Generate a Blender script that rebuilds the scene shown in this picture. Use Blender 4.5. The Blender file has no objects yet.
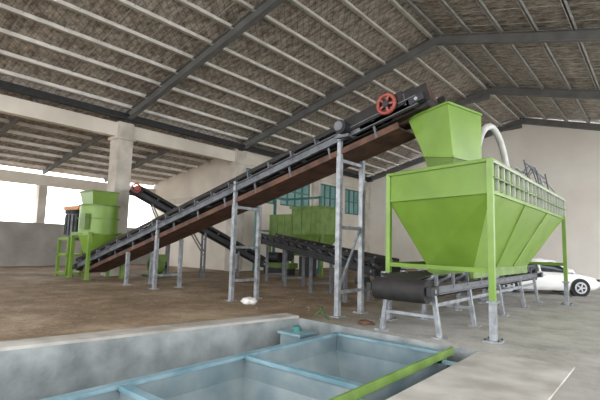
import bpy, bmesh, math, random
from mathutils import Vector, Matrix, noise
random.seed(4)
V=Vector
scene=bpy.context.scene
try:
    scene.view_settings.view_transform='Standard'
    scene.view_settings.look='None'
except Exception: pass

# ---------------------------------------------------------------- materials
def srgb(c):
    return tuple(((x/255)/12.92 if x/255<=0.04045 else ((x/255+0.055)/1.055)**2.4) for x in c)+(1,)
def mat(name,c1,c2=None,scale=3.0,rough=0.6,metal=0.0,bump=0.0,bscale=None,detail=6,stretch=None,contrast=(0.35,0.65)):
    m=bpy.data.materials.new(name); m.use_nodes=True
    nt=m.node_tree; b=nt.nodes['Principled BSDF']
    b.inputs['Roughness'].default_value=rough; b.inputs['Metallic'].default_value=metal
    tc=nt.nodes.new('ShaderNodeTexCoord'); mp=nt.nodes.new('ShaderNodeMapping')
    nt.links.new(tc.outputs['Object'],mp.inputs['Vector'])
    if stretch: mp.inputs['Scale'].default_value=stretch
    n=nt.nodes.new('ShaderNodeTexNoise'); n.inputs['Scale'].default_value=scale; n.inputs['Detail'].default_value=detail
    nt.links.new(mp.outputs['Vector'],n.inputs['Vector'])
    r=nt.nodes.new('ShaderNodeValToRGB')
    r.color_ramp.elements[0].position=contrast[0]; r.color_ramp.elements[1].position=contrast[1]
    r.color_ramp.elements[0].color=srgb(c2 if c2 else tuple(x*0.88 for x in c1)); r.color_ramp.elements[1].color=srgb(c1)
    nt.links.new(n.outputs['Fac'],r.inputs['Fac']); nt.links.new(r.outputs['Color'],b.inputs['Base Color'])
    if bump>0:
        n2=nt.nodes.new('ShaderNodeTexNoise'); n2.inputs['Scale'].default_value=bscale or scale*4; n2.inputs['Detail'].default_value=5
        nt.links.new(mp.outputs['Vector'],n2.inputs['Vector'])
        bp=nt.nodes.new('ShaderNodeBump'); bp.inputs['Strength'].default_value=bump; bp.inputs['Distance'].default_value=0.05
        nt.links.new(n2.outputs['Fac'],bp.inputs['Height']); nt.links.new(bp.outputs['Normal'],b.inputs['Normal'])
    return m
GREEN=mat('green_paint',(120,154,60),(106,140,50),1.2,0.34)
GREEND=mat('green_paint_dusty',(110,138,64),(88,114,48),2.5,0.5)
DGREEN=mat('dark_green_paint',(62,100,50),(46,82,38),2,0.5)
GALV=mat('galvanised_steel',(160,164,168),(120,125,130),6,0.4,0.3)
STEEL=mat('grey_frame_paint',(112,115,120),(84,87,92),4,0.5,0.2)
RAFT=mat('rafter_grey_paint',(112,113,112),(96,97,96),1.5,0.6)
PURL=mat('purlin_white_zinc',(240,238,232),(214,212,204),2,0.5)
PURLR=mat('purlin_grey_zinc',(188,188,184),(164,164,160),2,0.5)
BELT=mat('black_rubber',(44,41,40),(30,28,28),5,0.75)
RUST=mat('rust_brown_belt',(104,74,58),(70,50,42),3,0.8,bump=0.2)
RED=mat('red_paint',(166,84,72),(134,58,50),5,0.5)
ORANGE=mat('orange_paint',(216,146,84),(190,118,60),5,0.5)
WHITEP=mat('white_pipe',(206,206,202),(186,186,182),3,0.4)
CONCW=mat('white_plaster',(230,223,210),(212,205,192),0.6,0.85,bump=0.1)
WALLB=mat('back_wall_plaster',(240,236,228),(228,222,213),0.35,0.9,bump=0.08)
LOWW=mat('grey_render_wall',(172,168,162),(146,143,138),0.7,0.9,bump=0.1)
CONCC=mat('column_concrete',(216,210,200),(186,178,166),1.2,0.85,bump=0.15)
TEAL=mat('teal_panel',(66,128,122),(52,106,102),1.5,0.35)
TEALG=mat('teal_glass',(150,186,182),(120,162,158),1.0,0.15)
DARK=mat('dark_steel',(44,46,48),(32,34,36),4,0.6)
PITC=mat('pit_concrete',(152,158,159),(108,115,116),1.6,0.8,bump=0.5)
KERB=mat('kerb_concrete',(186,183,176),(148,144,136),1.4,0.85,bump=0.3)
CYAN=mat('blue_tank_paint',(140,152,154),(90,112,120),1.3,0.5,bump=0.2,contrast=(0.3,0.7))
CYANR=mat('blue_tank_rim_paint',(130,158,168),(96,130,142),2.5,0.4)
CARW=mat('white_car_paint',(238,238,238),(232,232,232),1,0.2)
GLASS=mat('dark_car_glass',(48,56,60),(38,46,50),1,0.08)
TYRE=mat('tyre_rubber',(28,28,28),(20,20,20),5,0.8)
ALLOY=mat('alloy_wheel',(190,192,195),(170,172,176),5,0.3,0.6)
BAG=mat('plastic_film',(225,224,220),(190,188,182),12,0.4)

def floor_mat():
    m=bpy.data.materials.new('dusty_concrete_floor'); m.use_nodes=True; nt=m.node_tree; b=nt.nodes['Principled BSDF']
    b.inputs['Roughness'].default_value=0.75
    tc=nt.nodes.new('ShaderNodeTexCoord'); sep=nt.nodes.new('ShaderNodeSeparateXYZ'); nt.links.new(tc.outputs['Object'],sep.inputs[0])
    n=nt.nodes.new('ShaderNodeTexNoise'); n.inputs['Scale'].default_value=0.5; n.inputs['Detail'].default_value=8; nt.links.new(tc.outputs['Object'],n.inputs['Vector'])
    ma=nt.nodes.new('ShaderNodeMath'); ma.operation='MULTIPLY_ADD'; ma.inputs[1].default_value=3.4; nt.links.new(n.outputs['Fac'],ma.inputs[0]); nt.links.new(sep.outputs['X'],ma.inputs[2])
    mr=nt.nodes.new('ShaderNodeMapRange'); mr.inputs['From Min'].default_value=-5.6; mr.inputs['From Max'].default_value=-3.0; nt.links.new(ma.outputs[0],mr.inputs['Value'])
    def ramp(cols,scale):
        nn=nt.nodes.new('ShaderNodeTexNoise'); nn.inputs['Scale'].default_value=scale; nn.inputs['Detail'].default_value=12; nn.inputs['Roughness'].default_value=0.75
        nt.links.new(tc.outputs['Object'],nn.inputs['Vector'])
        r=nt.nodes.new('ShaderNodeValToRGB'); e=r.color_ramp.elements
        e[0].position=.34; e[1].position=.66; e[0].color=srgb(cols[0]); e[1].color=srgb(cols[2]); k=e.new(.5); k.color=srgb(cols[1])
        nt.links.new(nn.outputs['Fac'],r.inputs['Fac']); return r
    br=ramp(((98,80,60),(136,115,90),(176,157,132)),0.5); gr=ramp(((134,131,125),(166,163,156),(184,181,175)),0.8)
    mx=nt.nodes.new('ShaderNodeMix'); mx.data_type='RGBA'
    nt.links.new(mr.outputs[0],mx.inputs['Factor']); nt.links.new(br.outputs[0],mx.inputs['A']); nt.links.new(gr.outputs[0],mx.inputs['B'])
    nt.links.new(mx.outputs['Result'],b.inputs['Base Color'])
    n3=nt.nodes.new('ShaderNodeTexNoise'); n3.inputs['Scale'].default_value=5; n3.inputs['Detail'].default_value=10; n3.inputs['Roughness'].default_value=.7; nt.links.new(tc.outputs['Object'],n3.inputs['Vector'])
    bp=nt.nodes.new('ShaderNodeBump'); bp.inputs['Strength'].default_value=0.9; bp.inputs['Distance'].default_value=0.1
    nt.links.new(n3.outputs['Fac'],bp.inputs['Height']); nt.links.new(bp.outputs[0],b.inputs['Normal'])
    return m
FLOOR=floor_mat()
def ceil_mat():
    m=bpy.data.materials.new('foil_insulation_ceiling'); m.use_nodes=True; nt=m.node_tree; b=nt.nodes['Principled BSDF']
    b.inputs['Roughness'].default_value=0.45; b.inputs['Metallic'].default_value=0.15
    tc=nt.nodes.new('ShaderNodeTexCoord'); mp=nt.nodes.new('ShaderNodeMapping'); mp.inputs['Scale'].default_value=(1,1.8,1)
    nt.links.new(tc.outputs['Object'],mp.inputs[0])
    n=nt.nodes.new('ShaderNodeTexNoise'); n.inputs['Scale'].default_value=2.4; n.inputs['Detail'].default_value=8; n.inputs['Roughness'].default_value=0.75
    nt.links.new(mp.outputs[0],n.inputs['Vector'])
    r=nt.nodes.new('ShaderNodeValToRGB'); r.color_ramp.elements[0].position=0.38; r.color_ramp.elements[1].position=0.64
    r.color_ramp.elements[0].color=srgb((112,101,89)); r.color_ramp.elements[1].color=srgb((214,206,194)); nt.links.new(n.outputs['Fac'],r.inputs['Fac'])
    last=r.outputs[0]
    for d,sc in (('Y',1.1),('DIAGONAL',1.6)):
        w=nt.nodes.new('ShaderNodeTexWave'); w.bands_direction=d; w.inputs['Scale'].default_value=sc; w.inputs['Distortion'].default_value=0.5
        nt.links.new(tc.outputs['Object'],w.inputs['Vector'])
        r2=nt.nodes.new('ShaderNodeValToRGB'); r2.color_ramp.elements[0].position=0.0; r2.color_ramp.elements[1].position=0.1
        r2.color_ramp.elements[0].color=(0.62,0.6,0.58,1); r2.color_ramp.elements[1].color=(1,1,1,1); nt.links.new(w.outputs['Fac'],r2.inputs['Fac'])
        mx=nt.nodes.new('ShaderNodeMix'); mx.data_type='RGBA'; mx.blend_type='MULTIPLY'; mx.inputs['Factor'].default_value=1
        nt.links.new(last,mx.inputs['A']); nt.links.new(r2.outputs[0],mx.inputs['B']); last=mx.outputs['Result']
    nt.links.new(last,b.inputs['Base Color'])
    bp=nt.nodes.new('ShaderNodeBump'); bp.inputs['Strength'].default_value=1.0; bp.inputs['Distance'].default_value=0.12
    nt.links.new(n.outputs['Fac'],bp.inputs['Height']); nt.links.new(bp.outputs[0],b.inputs['Normal'])
    return m
CEIL=ceil_mat()

# ---------------------------------------------------------------- builder
class B:
    def __init__(s,name): s.name=name; s.bm=bmesh.new(); s.mats=[]
    def mi(s,m):
        if m not in s.mats: s.mats.append(m)
        return s.mats.index(m)
    def face(s,pts,m,smooth=False):
        vs=[s.bm.verts.new(p) for p in pts]
        f=s.bm.faces.new(vs); f.material_index=s.mi(m); f.smooth=smooth; return f
    def hexa(s,p,m):
        vs=[s.bm.verts.new(q) for q in p]; k=s.mi(m)
        for idx in ((3,2,1,0),(4,5,6,7),(0,1,5,4),(1,2,6,5),(2,3,7,6),(3,0,4,7)):
            f=s.bm.faces.new([vs[i] for i in idx]); f.material_index=k
    def box(s,x0,x1,y0,y1,z0,z1,m):
        s.hexa([(x0,y0,z0),(x1,y0,z0),(x1,y1,z0),(x0,y1,z0),(x0,y0,z1),(x1,y0,z1),(x1,y1,z1),(x0,y1,z1)],m)
    def beam(s,p,q,w,h,m,up=(0,0,1)):
        p=V(p);q=V(q);t=(q-p).normalized();u=V(up)
        if abs(t.dot(u))>0.98: u=V((0,1,0))
        a=t.cross(u).normalized(); n=a.cross(t).normalized()
        c=[(-1,-1),(1,-1),(1,1),(-1,1)]
        s.hexa([p+a*(w/2*i)+n*(h/2*j) for i,j in c]+[q+a*(w/2*i)+n*(h/2*j) for i,j in c],m)
    def cyl(s,p,q,r,m,r2=None,n=20,cap=True):
        p=V(p);q=V(q);r2=r if r2 is None else r2;t=(q-p).normalized();u=V((0,0,1)) if abs(t.z)<0.9 else V((1,0,0))
        a=t.cross(u).normalized();b=t.cross(a).normalized();k=s.mi(m)
        A=[s.bm.verts.new(p+(a*math.cos(i*2*math.pi/n)+b*math.sin(i*2*math.pi/n))*r) for i in range(n)]
        C=[s.bm.verts.new(q+(a*math.cos(i*2*math.pi/n)+b*math.sin(i*2*math.pi/n))*r2) for i in range(n)]
        for i in range(n):
            f=s.bm.faces.new([A[i],A[(i+1)%n],C[(i+1)%n],C[i]]); f.material_index=k; f.smooth=True
        if cap:
            for ring in (A[::-1],C):
                f=s.bm.faces.new([s.bm.verts.new(v.co) for v in ring]); f.material_index=k
    def tube(s,pts,r,m,n=8):
        for a,b in zip(pts[:-1],pts[1:]): s.cyl(a,b,r,m,n=n)
    def ring(s,c,axis,R,r,m,n=24,k=8):
        c=V(c);t=V(axis).normalized();u=V((0,0,1)) if abs(t.z)<0.9 else V((1,0,0));a=t.cross(u).normalized();b=t.cross(a)
        pts=[c+(a*math.cos(i*2*math.pi/n)+b*math.sin(i*2*math.pi/n))*R for i in range(n+1)]
        s.tube(pts,r,m,k)
    def done(s,bevel=0,recalc=True,parent=None):
        if recalc: bmesh.ops.recalc_face_normals(s.bm,faces=s.bm.faces)
        me=bpy.data.meshes.new(s.name); s.bm.to_mesh(me); s.bm.free()
        for m in s.mats: me.materials.append(m)
        o=bpy.data.objects.new(s.name,me); scene.collection.objects.link(o)
        if parent: o.parent=parent
        if bevel:
            md=o.modifiers.new('bevel','BEVEL'); md.width=bevel; md.segments=2; md.limit_method='ANGLE'
        return o

# ---------------------------------------------------------------- building constants
XL=-21.2; XR=5.6; XM=-7.7; YB=35.0; Y0=-5.5
FR=[2.6,10.85,18.8,26.9]
ZE=7.75; ZA=11.25
def zr(x): return ZA-(abs(x-XM)/(XR-XM if x>XM else XM-XL))*(ZA-ZE)
XO=-31.0

# floor with pit hole
PA=V((-6.75,8.12,0));PB=V((-2.45,7.8,0));PC=V((-2.45,-1.5,0));PD=V((-8.45,-1.5,0))
f=B('floor')
O=[V((-70,70,0)),V((40,70,0)),V((40,-40,0)),V((-70,-40,0))]
P=[PA,PB,PC,PD]
for i in range(4):
    j=(i+1)%4; f.face([O[i],O[j],P[j],P[i]],FLOOR)
dz=V((0,0,-1.7))
for i in range(4):
    j=(i+1)%4; f.face([P[i],P[j],P[j]+dz,P[i]+dz],PITC)
f.face([p+dz for p in P],PITC)
fo=f.done(recalc=False)
bm=bmesh.new(); bm.from_mesh(fo.data)
for fc in bm.faces:
    fc.normal_update()
    if abs(fc.normal.z)>.5 and fc.normal.z<0: fc.normal_flip()
bm.to_mesh(fo.data); bm.free()

k=B('pit_kerb')
tl=(PA-PD).normalized(); nl=V((-tl.y,tl.x,0))
a_,b_=PD,PA+tl*.0
k.hexa([a_,b_,b_+nl*0.5,a_+nl*0.5]+[q+V((0,0,0.05)) for q in (a_,b_,b_+nl*0.5,a_+nl*0.5)],KERB)
k.hexa([(-2.45,-1.5,0),(-1.1,-1.5,0),(-1.1,7.75,0),(-2.45,7.75,0)]+[(-2.45,-1.5,.03),(-1.1,-1.5,.03),(-1.1,7.75,.03),(-2.45,7.75,.03)],KERB)
k.done()

# steel tank in the pit
t=B('steel_pit_tank')
x0,x1,y0,y1=-5.25,-2.98,-1.0,7.55; zt=-0.1; zb=-1.68; th=.03
t.box(x0-th,x0,y0,y1,zb,zt,CYAN); t.box(x1,x1+th,y0,y1,zb,zt,CYAN)
t.box(x0,x1,y1,y1+th,zb,zt,CYAN); t.box(x0,x1,y0-th,y0,zb,zt,CYAN)
t.box(x0,x1,y0,y1,zb-.0,zb+.03,CYAN)
t.box(x0-.09,x0+.05,y0,y1,zt,zt+.05,CYANR); t.box(x1-.05,x1+.06,y0,y1,zt,zt+.05,CYANR)
t.box(x0,x1,y1-.05,y1+.09,zt,zt+.05,CYANR)
for yy in (5.0,2.9,0.9):
    t.box(x0,x1,yy-.015,yy+.015,zb,zt,CYAN); t.box(x0,x1,yy-.06,yy+.06,zt-.02,zt+.04,CYANR)
for ya,yb in ((5.0,7.55),(2.9,5.0)):
    t.face([(x0,ya,zt-.3),(x0,yb,zt-.3),(x0+.8,yb,zb+.05),(x0+.8,ya,zb+.05)],CYAN)
    t.face([(x0,yb-.02,zt-.3),(x1,yb-.02,zt-.3),(x1,yb-.7,zb+.05),(x0,yb-.7,zb+.05)],CYAN)
for yy in (7.2,6.6,6.0,5.4,4.6,4.0,3.4,2.8,2.2,1.4):
    t.box(x0-.08,x0-th,yy-.02,yy+.02,zb,zt,CYANR)
t.box(x0-.1,x0-th,y0,y1,-.75,-.68,CYANR)
t.box(-2.96,-2.82,1.0,7.5,-.05,-.01,GREEND); t.box(-2.84,-2.81,1.0,7.5,-.05,.07,GREEND)
for yy in (1.5,4.5,7.0): t.box(-2.96,-2.82,yy,yy+.1,-.12,-.05,GREEND)
for yy in (1.5,4.5,7.0): t.box(-2.95,-2.46,yy,yy+.06,-.12,-.06,CYANR)
t.box(-2.78,-2.5,1.0,7.7,-.32,-.27,PITC)
t.done()
t=B('sluice_valve_box')
t.box(-6.5,-5.95,7.2,7.7,-1.68,-.2,CYAN); t.box(-6.55,-5.9,7.15,7.75,-.2,-.14,CYANR); t.cyl((-6.25,7.45,-.14),(-6.25,7.45,-.04),.09,TEAL)
t.done(.01)

# walls -------------------------------------------------------------
w=B('wall_back')
w.hexa([(XO,YB,0),(XR,YB,0),(XR,YB+.3,0),(XO,YB+.3,0),(XO,YB,ZE+.3),(XR,YB,ZE+.3),(XR,YB+.3,ZE+.3),(XO,YB+.3,ZE+.3)],WALLB)
w.face([(XL,YB,ZE+.3),(XR,YB,ZE+.3),(XM,YB,ZA+.55)],WALLB); w.done()
w=B('wall_left')
y1,y2=FR[2],YB
def lw(ya,yb,za,zb): w.box(XL-.12,XL+.12,ya,yb,za,zb,CONCW)
WZ0,WZ1=4.6,6.8
lw(y1,y2,0,WZ0); lw(y1,y2,WZ1,8.3)
segs=[(19.3,22.3),(22.9,26.3),(27.6,30.6),(31.2,34.2)]
prev=y1
for a,b in segs: lw(prev,a,WZ0,WZ1); prev=b
lw(prev,y2,WZ0,WZ1)
w.box(XL-.2,XL+.22,Y0,YB,7.0,7.7,CONCW)
w.box(XL-.16,XL+.18,y1,YB,3.9,4.2,CONCW)
w.done()
for i,(a,b) in enumerate(segs):
    g=B('window_%d'%(i+1))
    g.box(XL-.02,XL+.02,a,b,WZ0,WZ1,TEALG)
    for yy in [a+(b-a)*q/4 for q in range(5)]: g.box(XL-.08,XL+.1,yy-.05,yy+.05,WZ0,WZ1,TEAL)
    for zz in (WZ0+.05,5.7,WZ1-.05): g.box(XL-.08,XL+.1,a,b,zz-.05,zz+.05,TEAL)
    g.done()
for X,ww in ((XL,.4),(XR,.25)):
    for yy in FR+[YB-.45]:
        c=B('concrete_column')
        c.box(X-ww,X+ww,yy-ww,yy+ww,0,7.75,CONCC); c.box(X-ww-.1,X+ww+.1,yy-ww-.1,yy+ww+.1,6.85,6.98,CONCC)
        c.done()
w=B('wall_outer')
w.box(XO-.15,XO+.15,-14,18.8,0,2.75,LOWW); w.box(XO-.2,XO+.2,-14,18.8,5.2,5.9,CONCW)
for yy in (-12,-7,-2.2,2.6,6.7,10.7,14.8): w.box(XO-.25,XO+.25,yy-.25,yy+.25,2.75,5.2,CONCC)
w.done()
w=B('wall_aisle_end')
w.box(XO-.15,XL-.4,18.8,19.1,0,6.2,CONCW)
w.box(XO,XL-.4,18.7,18.8,4.6,5.0,CONCC)
w.face([(XO,18.85,6.2),(XL-.4,18.85,6.2),(XL-.4,18.85,8.1),(XO,18.85,6.3)],CONCW)
w.done()
# roof ---------------------------------------------------------------
r=B('ceiling')
off=.55
for xa,xb in ((XL-.2,XM),(XM,XR+.6)):
    za,zb=zr(max(min(xa,XR+.6),XL-.2))+off, zr(xb)+off
    r.hexa([(xa,Y0,za),(xb,Y0,zb),(xb,YB+.3,zb),(xa,YB+.3,za),(xa,Y0,za+.08),(xb,Y0,zb+.08),(xb,YB+.3,zb+.08),(xa,YB+.3,za+.08)],CEIL)
r.hexa([(XO-.6,-14,6.25),(XL,-14,8.0),(XL,19,8.0),(XO-.6,19,6.25),(XO-.6,-14,6.33),(XL,-14,8.08),(XL,19,8.08),(XO-.6,19,6.33)],CEIL)
r.done()
r=B('roof_frame')
for yy in FR+[YB-.25]:
    for xa,xb in ((XL,XM),(XM,XR)):
        za,zb=zr(xa)+.2,zr(xb)+.2
        for dzv,wd,hh in ((0,.06,.42),(-.2,.26,.04),(.2,.26,.04)):
            r.beam((xa,yy,za+dzv),(xb,yy,zb+dzv),wd,hh,RAFT)
    r.hexa([(XM-1.6,yy-.03,zr(XM-1.6)),(XM,yy-.03,ZA-.35),(XM,yy+.03,ZA-.35),(XM-1.6,yy+.03,zr(XM-1.6)),
            (XM-1.6,yy-.03,zr(XM-1.6)+.1),(XM,yy-.03,ZA+.1),(XM,yy+.03,ZA+.1),(XM-1.6,yy+.03,zr(XM-1.6)+.1)],RAFT)
for yy in (-5.5,-1.5,2.6,6.7,10.7,14.8):
    r.beam((XO,yy,6.1),(XL,yy,7.75),.14,.3,RAFT)
r.beam((XL+.55,Y0,8.0),(XL+.55,YB,8.0),.25,.3,DARK)
r.done()
p=B('roof_purlins')
n=10
for i in range(n+1):
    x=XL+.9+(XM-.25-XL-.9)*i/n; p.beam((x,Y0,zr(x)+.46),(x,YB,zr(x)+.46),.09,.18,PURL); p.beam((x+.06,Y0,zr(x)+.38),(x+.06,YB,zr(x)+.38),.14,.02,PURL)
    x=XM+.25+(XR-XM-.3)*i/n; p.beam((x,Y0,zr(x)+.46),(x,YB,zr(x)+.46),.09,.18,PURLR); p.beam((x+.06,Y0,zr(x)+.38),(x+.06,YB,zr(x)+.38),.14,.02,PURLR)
for i in range(8):
    x=XO+.5+(XL-XO-1)*i/7; z=6.25+(x-XO+.6)/(XL-XO+.6)*1.75-.12
    p.beam((x,-14,z),(x,18.8,z),.09,.16,PURL)
for yy in [Y0+.68+1.35*j for j in range(30)]:
    for xa,xb in ((XL,XM),(XM,XR)):
        p.beam((xa,yy,zr(xa)+.5),(xb,yy,zr(xb)+.5),.022,.022,PURLR)
p.done()

# ---------------------------------------------------------------- conveyors
def conveyor(name,p0,p1,width,legs,frame=STEEL,under=None,bars=True,deep=.2,legm=GALV,guard=False):
    b=B(name); p0=V(p0);p1=V(p1);t=(p1-p0).normalized();h=V((t.x,t.y,0)).normalized();s=V((h.y,-h.x,0));n=s.cross(t).normalized()
    if n.z<0:n=-n
    L=(p1-p0).length; W=width/2
    for k in (-1,1):
        b.beam(p0+s*W*k,p1+s*W*k,.07,deep,frame,up=n)
        b.beam(p0+s*(W+.04)*k+n*(deep/2),p1+s*(W+.04)*k+n*(deep/2),.12,.02,frame,up=n)
        b.beam(p0+s*(W+.04)*k-n*(deep/2),p1+s*(W+.04)*k-n*(deep/2),.12,.02,frame,up=n)
        b.beam(p0+s*(W*.62)*k+n*.2,p1+s*(W*.62)*k+n*.2,W*.55,.02,BELT,up=(n-s*k*.45).normalized())
        if guard:
            b.beam(p0+s*W*k+n*.3,p1+s*W*k+n*.3,.03,.12,BELT,up=n)
    b.beam(p0+n*.13,p1+n*.13,W*.9,.02,BELT,up=n)
    b.beam(p0-n*.16,p1-n*.16,W*1.7,.015,BELT,up=n)
    if under:
        a0=p0+t*.6-n*.42;a1=p1-t*.6-n*.42
        b.beam(a0,a1,W*2.05,.03,under,up=n)
        for k in (-1,1): b.beam(a0+s*W*k+n*.06,a1+s*W*k+n*.06,.04,.15,under,up=n)
        m=int(L/1.4)
        for i in range(m):
            q=p0+t*(.8+i*1.4)
            for k in (-1,1): b.beam(q+s*W*k-n*.42,q+s*W*k,.05,.05,frame,up=h)
    m=int(L/.9)
    for i in range(m+1):
        q=p0+t*(.3+i*(L-.6)/m)
        b.cyl(q-s*W*.45+n*.09,q+s*W*.45+n*.09,.045,GALV,n=10)
        for k in (-1,1):
            b.cyl(q+s*W*.45*k+n*.09,q+s*W*.98*k+n*.27,.045,GALV,n=10)
            b.beam(q+s*(W+.02)*k,q+s*(W+.02)*k+n*.3,.06,.05,frame,up=h)
    for q in (p0,p1): b.cyl(q-s*W*.9,q+s*W*.9,.2,BELT,n=24); b.cyl(q-s*(W+.14),q+s*(W+.14),.04,GALV,n=12)
    for q in (p0,p1):
        for k in (-1,1): b.beam(q+s*(W+.08)*k-t*.18,q+s*(W+.08)*k+t*.18,.1,.16,DARK,up=n)
    for d in legs:
        q=p0+t*d; ztop=q.z-.08
        for k in (-1,1):
            g=q+s*(W+.02)*k; b.beam((g.x,g.y,0.02),(g.x,g.y,ztop),.1,.1,legm,up=h)
            b.box(g.x-.12,g.x+.12,g.y-.12,g.y+.12,0,.03,legm)
            if ztop>2:
                zz=ztop*.55
                b.beam((g.x,g.y,zz),(g.x+h.x*.9,g.y+h.y*.9,q.z+.9*t.z-.1),.06,.06,legm,up=s)
        if bars:
            zs=[.35] if ztop<2 else [.5,ztop*.5,ztop-.35]
            for z in zs: b.beam((q.x-s.x*W,q.y-s.y*W,z),(q.x+s.x*W,q.y+s.y*W,z),.07,.07,legm)
    return b,p0,p1,t,s,n,W

b,p0,p1,t_,s_,n_,W=conveyor('inclined_belt_conveyor',(-20.9,9.45,.5),(-4.1,9.45,5.05),1.0,[],under=RUST,guard=True)
for X,wide in ((-16.3,0),(-14.3,1),(-10.1,1),(-6.2,1)):
    ztop=.5+(X+20.9)*.268-.45
    for yy in (8.92,9.98):
        b.beam((X,yy,0.02),(X,yy,ztop),.12,.12,GALV); b.box(X-.14,X+.14,yy-.14,yy+.14,0,.03,GALV)
        if X>-15: b.beam((X,yy,ztop),(X,yy,ztop+.7),.1,.1,GALV)
    if wide:
        for z in ([.6,ztop*.55,ztop-.1] if ztop>2 else [.5]): b.beam((X,8.92,z),(X,9.98,z),.08,.08,GALV)
        if X>-7:
            b.beam((X,8.92,.6),(X,9.98,2.3),.05,.05,GALV)
wv=p1-t_*.75+V((0,-.66,.2))
b.ring(wv,(0,1,0),.22,.045,RED,28); b.cyl(wv+V((0,-.05,0)),wv+V((0,.12,0)),.08,DARK)
for a in range(5):
    an=a*2*math.pi/5; b.beam(wv,wv+V((math.cos(an)*.21,0,math.sin(an)*.21)),.05,.06,RED,up=(0,1,0))
b.beam(wv-t_*1.3+V((0,.12,.0)),wv+t_*.4+V((0,.12,.0)),.1,.34,BELT,up=n_)
mv=p1-t_*2.0+V((0,-.62,.15))
b.cyl(mv+V((0,-.2,0)),mv+V((0,.2,0)),.17,DARK); b.cyl(mv+V((0,-.26,0)),mv+V((0,-.2,0)),.12,STEEL)
b.box(mv.x-.2,mv.x+.2,mv.y-.1,mv.y+.3,mv.z-.25,mv.z-.18,STEEL)
h0=p1-t_*.6+n_*.18; b.cyl(h0+n_*-.05-t_*.2,h0+t_*.75-n_*.08,.33,RUST,n=24)
for k in (-1,1):
    b.beam(p1+V((0,.52*k,.1))-t_*1.6,p1+V((0,.52*k,.1))+t_*.25,.03,.4,BELT,up=n_)
b.done()

b,*_r=conveyor('feed_belt_conveyor',(-16.9,17.0,.7),(-19.75,10.9,4.15),.7,[1.6,3.6,5.6],frame=DARK,guard=True,legm=STEEL)
hq=V((-19.75,10.9,4.15)); b.ring(hq+V((.55,-.2,.1)),(1,-.45,0),.2,.04,RED,20); b.cyl(hq+V((.3,-.1,.1)),hq+V((.6,-.2,.1)),.12,RED)
b.done()
b,*_r=conveyor('transfer_belt_conveyor',(-15.4,15.9,1.95),(-6.1,11.2,1.05),.8,[1.2,3.6,6.2,8.8],frame=DARK,guard=True,legm=STEEL)
b.cyl((-6.9,10.95,.75),(-6.5,10.8,.75),.13,DARK)
b.done()

b,*_r=conveyor('discharge_belt_conveyor',(-4.0,7.95,.92),(-4.0,17.2,.92),1.12,[],frame=STEEL,deep=.14)
for yy in (8.3,10.3,12.6,14.9,16.8):
    for xx in (-4.5,-3.5):
        lean=.12 if xx<-4 else -.12
        b.beam((xx-lean,yy,0),(xx,yy,.86),.08,.08,GALV); b.box(xx-lean-.12,xx-lean+.12,yy-.1,yy+.1,0,.03,GALV)
    b.beam((-4.55,yy,.4),(-3.45,yy,.4),.06,.06,GALV)
for xx in (-4.52,-3.48): b.beam((xx,8.3,.62),(xx,17,.62),.05,.07,GALV)
b.cyl((-4.55,7.95,.9),(-3.45,7.95,.9),.225,BELT,n=32)
b.done()

# ---------------------------------------------------------------- big hopper
b=B('feed_hopper')
N=V((-2.55,8.85,0));L=V((-5.15,9.55,0));FRt=V((-2.55,16.9,0));FL=V((-5.15,17.5,0))
zt,zm,zb=3.5,2.85,1.3
top=[L,N,FRt,FL]
bot=[V((-4.45,10.2,0)),V((-3.3,10.05,0)),V((-3.2,14.6,0)),V((-4.4,14.8,0))]
for i in range(4):
    j=(i+1)%4;a,c=top[i],top[j]
    b.face([a+V((0,0,zm)),c+V((0,0,zm)),c+V((0,0,zt)),a+V((0,0,zt))],GREEN)
    b.face([bot[i]+V((0,0,zb)),bot[j]+V((0,0,zb)),c+V((0,0,zm)),a+V((0,0,zm))],GREEN)
    b.face([bot[i]+V((0,0,zb-.22)),bot[j]+V((0,0,zb-.22)),bot[j]+V((0,0,zb)),bot[i]+V((0,0,zb))],GREEND)
    b.beam(a+V((0,0,zt)),c+V((0,0,zt)),.1,.07,GREEN)
    b.beam(a+V((0,0,zm)),c+V((0,0,zm)),.07,.04,GREEN)
for i in range(19):
    y=N.y+.3+i*.42
    b.box(-2.54,-2.48,y-.02,y+.02,zm+.06,zt-.06,PURLR)
    b.box(-5.24,-5.17,y+.6,y+.65,zm,zt,GREEND)
b.box(-2.53,-2.46,N.y,FRt.y,zm+.58,zm+.62,PURLR)
b.box(-2.53,-2.47,N.y,FRt.y,zm+.28,zm+.31,GREEND)
for i in (2,4):
    f_=i/6
    a=N.lerp(FRt,f_)+V((.02,0,zm)); c=bot[1].lerp(bot[2],f_)+V((.02,0,zb)); b.beam(a,c,.03,.03,GREEN)
for q in (N+V((.0,-.02,0)),L,FRt,FL):
    b.beam((q.x,q.y,.75),(q.x,q.y,zt+.02),.11,.11,GREEN,up=(0,1,0))
    b.beam((q.x,q.y,.0),(q.x,q.y,.75),.12,.12,GALV,up=(0,1,0)); b.box(q.x-.16,q.x+.16,q.y-.16,q.y+.16,0,.03,GALV)
    b.box(q.x-.1,q.x+.1,q.y-.1,q.y+.1,.72,.76,GALV)
    for dx in (-.12,.12):
        for dy in (-.12,.12): b.cyl((q.x+dx,q.y+dy,.03),(q.x+dx,q.y+dy,.06),.018,DARK,n=8)
zz=V((0,0,1.32))
b.beam(L+zz,N+zz,.08,.09,GREEN); b.beam(L+zz,FL+zz,.08,.1,GREEN); b.beam(FL+zz,FRt+zz,.08,.1,GREEN)
b.beam((-5.15,12.5,1.3),(-4.4,12.5,1.3),.08,.08,GREEN)
HOP=b.done()
b=B('discharge_chute')
A=[V((-4.55,9.35,4.78)),V((-3.45,9.0,4.88)),V((-3.15,10.3,4.88)),V((-4.45,10.45,4.78))]
C=[V((-4.15,9.35,3.85)),V((-3.38,9.1,3.7)),V((-3.13,10.2,3.7)),V((-4.1,10.35,3.85))]
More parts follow.
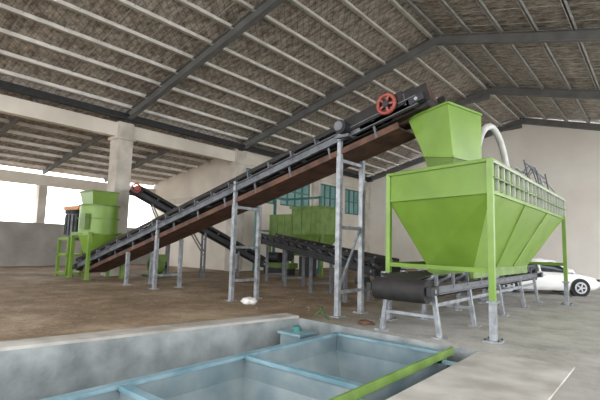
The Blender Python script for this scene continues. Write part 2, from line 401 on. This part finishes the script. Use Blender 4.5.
D=[q+V((0,0,-.5)) for q in C]
for i in range(4):
    j=(i+1)%4
    b.face([C[i],C[j],A[j],A[i]],GREEN); b.face([D[i].lerp(sum(D,V())/4,.25),D[j].lerp(sum(D,V())/4,.25),C[j],C[i]],GREEND)
    b.beam(A[i],A[j],.05,.05,GREEN); b.beam(C[i],C[j],.05,.05,GREEN)
b.beam((-5.15,9.85,3.53),(-2.55,9.6,3.53),.08,.1,GREEN); b.beam((-5.15,10.5,3.53),(-2.55,10.4,3.53),.08,.1,GREEN)
b.done(parent=HOP)
b=B('dust_extraction_duct')
pts=[]
for i in range(15):
    a=math.pi*(1-i/14*.95); pts.append(V((-3.45+.3*(i/14),11.55+.8*math.cos(a),3.8+1.1*math.sin(a))))
pts=[V((-3.45,10.75,3.5))]+pts+[V((-3.1,12.36,3.4))]
for a,c in zip(pts[:-1],pts[1:]): b.cyl(a,c+(c-a)*.1,.085,WHITEP,n=16)
b.beam((-5.15,10.8,3.52),(-2.55,10.8,3.52),.08,.08,GREEN); b.beam((-5.15,12.4,3.52),(-2.55,12.4,3.52),.08,.08,GREEN)
b.done(parent=HOP)
b=B('cable_bundle')
for q in range(10):
    y=11.6+q*.36; x=-2.9-random.random()*.6; pp=[]
    hgt=.2+random.random()*.55; l=.4+random.random()*.8
    for i in range(9):
        u=i/8; pp.append(V((x+.4*u,y+l*u,3.52+hgt*math.sin(math.pi*u)+random.random()*.1)))
    b.tube(pp,.018,STEEL if q%2 else GALV,6)
for y in (12.3,13.6,14.9): b.beam((-2.6,y,3.5),(-2.7,y,4.1),.035,.035,STEEL)
b.beam((-2.7,12.3,4.05),(-2.7,14.9,3.95),.03,.03,STEEL)
b.done(parent=HOP)

# ---------------------------------------------------------------- vertical crusher
b=B('vertical_crusher')
cx,cy=-20.1,9.45
b.cyl((cx,cy,2.0),(cx,cy,3.3),.84,GREEN,n=36)
b.cyl((cx,cy,1.15),(cx,cy,2.0),.55,GREEN,r2=.84,n=36)
for z in (2.0,2.7,3.3): b.cyl((cx,cy,z-.03),(cx,cy,z+.03),.89,GREEND,n=36)
b.hexa([(cx-.55,cy-.55,3.3),(cx+.5,cy-.55,3.3),(cx+.5,cy+.5,3.3),(cx-.55,cy+.5,3.3),(cx-.68,cy-.65,3.9),(cx+.6,cy-.65,3.9),(cx+.6,cy+.55,3.9),(cx-.68,cy+.55,3.9)],GREEN)
b.box(cx-.72,cx+.64,cy-.7,cy+.58,3.9,3.97,GREEND)
b.box(cx+.1,cx+.6,cy-.9,cy-.7,2.2,2.9,GREEND)
for dx in (-.85,.85):
    for dy in (-.75,.82):
        if dx<0 and dy>0: dx2=-.45
        else: dx2=dx
        b.beam((cx+dx2,cy+dy,0),(cx+dx2,cy+dy,2.0),.13,.13,GREEN); b.box(cx+dx2-.12,cx+dx2+.12,cy+dy-.12,cy+dy+.12,0,.04,GREEN)
b.beam((cx-.85,cy-.75,2.0),(cx+.85,cy-.75,2.0),.16,.16,GREEN); b.beam((cx-.45,cy+.82,2.0),(cx+.85,cy+.82,2.0),.16,.16,GREEN)
sx=cx-1.75
for dx in (-.55,.55):
    for dy in (-.75,-.1): b.beam((sx+dx,cy+dy,0),(sx+dx,cy+dy,1.75),.12,.12,GREEN)
for z in (.15,1.0,1.75):
    for dy in (-.75,-.1): b.beam((sx-.6,cy+dy,z),(sx+.6,cy+dy,z),.12,.12,GREEN)
b.box(sx-.6,sx+.6,cy-.8,cy-.05,1.78,1.84,GREEN)
b.cyl((sx+.1,cy-.42,1.9),(sx+.1,cy-.42,2.95),.36,STEEL,n=24)
for a in range(14):
    an=a*math.pi/7; b.beam((sx+.1+.37*math.cos(an),cy-.42+.37*math.sin(an),1.95),(sx+.1+.37*math.cos(an),cy-.42+.37*math.sin(an),2.9),.05,.05,DARK)
b.cyl((sx+.1,cy-.42,2.95),(sx+.1,cy-.42,3.1),.42,DARK,n=24)
b.hexa([(sx-.25,cy-.8,3.12),(cx-.5,cy-.75,3.12),(cx-.5,cy-.2,3.12),(sx-.25,cy-.05,3.12),(sx-.25,cy-.8,3.3),(cx-.5,cy-.75,3.3),(cx-.5,cy-.2,3.3),(sx-.25,cy-.05,3.3)],ORANGE)
b.done()
b=B('centrifugal_blower')
b.cyl((-19.2,11.8,.62),(-19.2,12.2,.62),.5,GREEND,n=28); b.box(-19.2,-18.6,11.8,12.2,.75,1.12,GREEND)
b.box(-19.7,-18.7,11.6,12.6,.0,.14,DGREEN); b.cyl((-19.2,12.2,.62),(-19.2,12.6,.62),.2,DARK); b.cyl((-19.2,11.7,.62),(-19.2,11.8,.62),.2,DARK)
b.done()

# ---------------------------------------------------------------- green mixer / feeder
b=B('batch_mixer')
x0,x1,y0,y1=-18.9,-14.7,19.6,21.3
b.box(x0,-16.9,y0,y1,2.3,3.6,GREEND)
def frus(x0,x1,y0,y1,za,zb,ins):
    b.hexa([(x0+ins,y0+ins*.6,za),(x1-ins,y0+ins*.6,za),(x1-ins,y1-ins*.6,za),(x0+ins,y1-ins*.6,za),(x0,y0,zb),(x1,y0,zb),(x1,y1,zb),(x0,y1,zb)],GREEND)
frus(-16.9,x1,y0-.2,y1,1.5,2.4,.6); b.box(-16.9,x1,y0-.2,y1,2.4,3.9,GREEND)
b.box(-17,x1+.1,y0-.3,y1+.1,3.9,4.0,GREEND)
for i in range(4): b.box(-16.85+i*.7,-16.8+i*.7,y0-.24,y0-.2,2.4,3.9,GREEND)
for i in range(4): b.box(x0+.1+i*.55,x0+.15+i*.55,y0-.04,y0,2.3,3.6,GREEN)
frus(x0,-16.9,y0,y1,1.6,2.3,.5)
for xx in (x0+.1,-16.9,x1-.05):
    for yy in (y0,y1): b.beam((xx,yy,0),(xx,yy,2.5),.14,.14,GREEND)
b.beam((x0,y0,1.2),(x1,y0,1.2),.12,.12,GREEND)
b.cyl((-18.3,y0-.5,1.0),(-17.4,y0-.5,1.0),.3,DARK); b.cyl((-17.0,y0-.4,1.1),(-16.7,y0-.4,1.1),.3,DARK)
b.box(-18.6,-16.4,y0-.9,y0-.1,.4,.7,GREEND); b.box(-18.5,-16.5,y0-.8,y0-.2,0,.4,DARK)
b.box(-15.9,-15.1,y0-.6,y0,.0,1.1,DARK); b.cyl((-15.8,y0-.3,1.3),(-15.1,y0-.3,1.3),.18,ORANGE)
b.done(.0)
b=B('teal_stanchion_frame')
for xx,yy in ((-19.4,18.9),(-19.4,20.6),(-18.1,21.8),(-16.6,21.8)):
    b.beam((xx,yy,0),(xx,yy,4.9),.14,.14,TEAL)
b.beam((-19.4,18.9,4.8),(-19.4,21.8,4.8),.14,.14,TEAL); b.beam((-19.4,21.8,4.8),(-16.6,21.8,4.8),.14,.14,TEAL)
b.beam((-19.4,18.9,2.6),(-19.4,20.6,2.6),.1,.1,TEAL)
b.done()

# ---------------------------------------------------------------- car
def car(name,pos,ang):
    b=B(name)
    def loft(rings,m,caps=True):
        k=b.mi(m);R=[[b.bm.verts.new(p) for p in r] for r in rings];n=len(R[0])
        for a,c in zip(R[:-1],R[1:]):
            for i in range(n):
                f=b.bm.faces.new([a[i],a[(i+1)%n],c[(i+1)%n],c[i]]);f.material_index=k;f.smooth=True
        if caps:
            for r in (R[0][::-1],R[-1]): f=b.bm.faces.new(r);f.material_index=k
        return R
    st=[(-2.3,.45,.80,.62),(-2.2,.28,.95,.80),(-1.9,.22,1.0,.87),(-1.2,.2,.98,.9),(0,.2,.94,.91),(.9,.2,.92,.9),(1.5,.2,.86,.89),(2.0,.24,.76,.84),(2.25,.3,.66,.72),(2.33,.4,.56,.6)]
    rings=[]
    for x,zl,zh,w in st:
        h=zh-zl
        rings.append([V((x,-w*.9,zl)),V((x,-w,zl+h*.25)),V((x,-w,zl+h*.7)),V((x,-w*.93,zl+h*.93)),V((x,-w*.7,zh)),V((x,0,zh+.03)),V((x,w*.7,zh)),V((x,w*.93,zl+h*.93)),V((x,w,zl+h*.7)),V((x,w,zl+h*.25)),V((x,w*.9,zl)),V((x,0,zl-.02))])
    loft(rings,CARW)
    g=[(-1.85,.97,.98,.70),(-1.25,.96,1.30,.62),(-.6,.93,1.43,.58),(.1,.93,1.44,.58),(.5,.92,1.38,.60),(1.25,.88,.93,.72)]
    rr=[]
    for x,zl,zh,w in g:
        rr.append([V((x,-w-.12 if zh>1.1 else -w,zl)),V((x,-w-.04,zl+(zh-zl)*.5)),V((x,-w+.04,zh-.07)),V((x,-w*.75,zh)),V((x,w*.75,zh)),V((x,w-.04,zh-.07)),V((x,w+.04,zl+(zh-zl)*.5)),V((x,w+.12 if zh>1.1 else w,zl))])
    loft(rr,GLASS)
    roof=[]
    for x,zl,zh,w in g[1:-1]:
        roof.append([V((x,-w-.0,zh-.07)),V((x,-w*.75,zh+.015)),V((x,w*.75,zh+.015)),V((x,w+.0,zh-.07)),V((x,0,zh-.06))])
    loft(roof,CARW)
    for sgn in (-1,1):
        for (xa,za,ya),(xb,zb,yb) in [((-1.85,.98,.72),(-1.25,1.28,.63)),((-.05,.93,.74),(-.1,1.4,.6)),((1.3,.9,.75),(.5,1.36,.62)),((-1.0,.95,.74),(-1.2,1.28,.63)),((-1.2,1.28,.63),(.5,1.36,.61))]:
            b.beam((xa,ya*sgn,za),(xb,yb*sgn,zb),.07,.07,CARW,up=(0,1,0))
        for wx in (-1.38,1.4):
            b.cyl((wx,.72*sgn,.33),(wx,.93*sgn,.33),.37,DARK,n=28)
            b.cyl((wx,.74*sgn,.33),(wx,.95*sgn,.33),.33,TYRE,n=28); b.cyl((wx,.9*sgn,.33),(wx,.965*sgn,.33),.23,ALLOY,n=24)
            b.cyl((wx,.96*sgn,.33),(wx,.975*sgn,.33),.17,DARK,n=20)
            for a in range(5):
                an=a*2*math.pi/5; b.beam((wx,.975*sgn,.33),(wx+.2*math.cos(an),.975*sgn,.33+.2*math.sin(an)),.05,.02,ALLOY,up=(0,1,0))
        b.box(2.1,2.25,min(.45*sgn,.75*sgn),max(.45*sgn,.75*sgn),.58,.68,GLASS)
        b.box(-2.3,-2.15,min(.5*sgn,.78*sgn),max(.5*sgn,.78*sgn),.72,.86,RED)
        b.box(.9,1.1,min(.86*sgn,1.02*sgn),max(.86*sgn,1.02*sgn),.93,1.05,CARW)
        b.box(-.1,.08,min(.9*sgn,.925*sgn),max(.9*sgn,.925*sgn),.78,.81,ALLOY)
    o=b.done(); o.location=pos; o.rotation_euler=(0,0,ang); return o
car('car',(-4.3,20.6,0.0),math.radians(36))

# ---------------------------------------------------------------- small litter
def lump(name,pos,r,m,sq=.5,seed=1):
    bm=bmesh.new(); bmesh.ops.create_icosphere(bm,subdivisions=3,radius=r)
    for v in bm.verts:
        k=1+.45*noise.noise(v.co*(2.2/r)+V((seed,0,0))); v.co=V((v.co.x*k*1.3,v.co.y*k,max(v.co.z*k*sq,-r*sq*.6)))
    me=bpy.data.meshes.new(name); bm.to_mesh(me); bm.free(); me.materials.append(m)
    for p_ in me.polygons: p_.use_smooth=True
    o=bpy.data.objects.new(name,me); o.location=(pos[0],pos[1],r*sq*.6); scene.collection.objects.link(o)
lump('plastic_bag',(-9.3,8.9),.2,BAG,.6,3)
lump('crumpled_sack',(-5.2,8.6),.14,RUST,.4,5)
b=B('floor_rubble')
for i in range(120):
    x=random.uniform(-20,-6.9); y=random.uniform(8.3,16); r_=random.uniform(.008,.022)
    b.hexa([(x-r_,y-r_,0),(x+r_,y-r_*.6,0),(x+r_*.8,y+r_,0),(x-r_*.7,y+r_,0),(x-r_*.5,y-r_*.5,r_),(x+r_*.5,y-r_*.4,r_*.8),(x+r_*.4,y+r_*.5,r_),(x-r_*.4,y+r_*.5,r_*.7)],LOWW if i%2 else RUST)
b.done()
b=B('water_hose'); pp=[]
for i in range(16):
    a=i/15; pp.append(V((-6.5+.5*a,8.35+.15*math.sin(a*6),.03+.25*math.sin(a*math.pi))))
b.tube(pp,.02,DGREEN,8); b.done()

# ---------------------------------------------------------------- world + light
w=bpy.data.worlds.new('World'); scene.world=w; w.use_nodes=True
bg=w.node_tree.nodes['Background']; bg.inputs['Color'].default_value=(0.97,0.98,1.0,1); bg.inputs['Strength'].default_value=4.7

# ---------------------------------------------------------------- camera
cam=bpy.data.cameras.new('camera'); cam.lens=26; cam.sensor_width=36; cam.clip_end=300
co=bpy.data.objects.new('camera',cam); scene.collection.objects.link(co); scene.camera=co
yaw=math.radians(40);pt=math.radians(6.07);ro=math.radians(1.5)
right0=V((math.cos(yaw),math.sin(yaw),0)); fwd=V((-math.sin(yaw)*math.cos(pt),math.cos(yaw)*math.cos(pt),math.sin(pt)))
up0=right0.cross(fwd)
up=up0*math.cos(ro)-right0*math.sin(ro); right=right0*math.cos(ro)+up0*math.sin(ro)
M=Matrix((right,up,-fwd)).transposed().to_4x4(); M.translation=V((0,0,1.7)); co.matrix_world=M
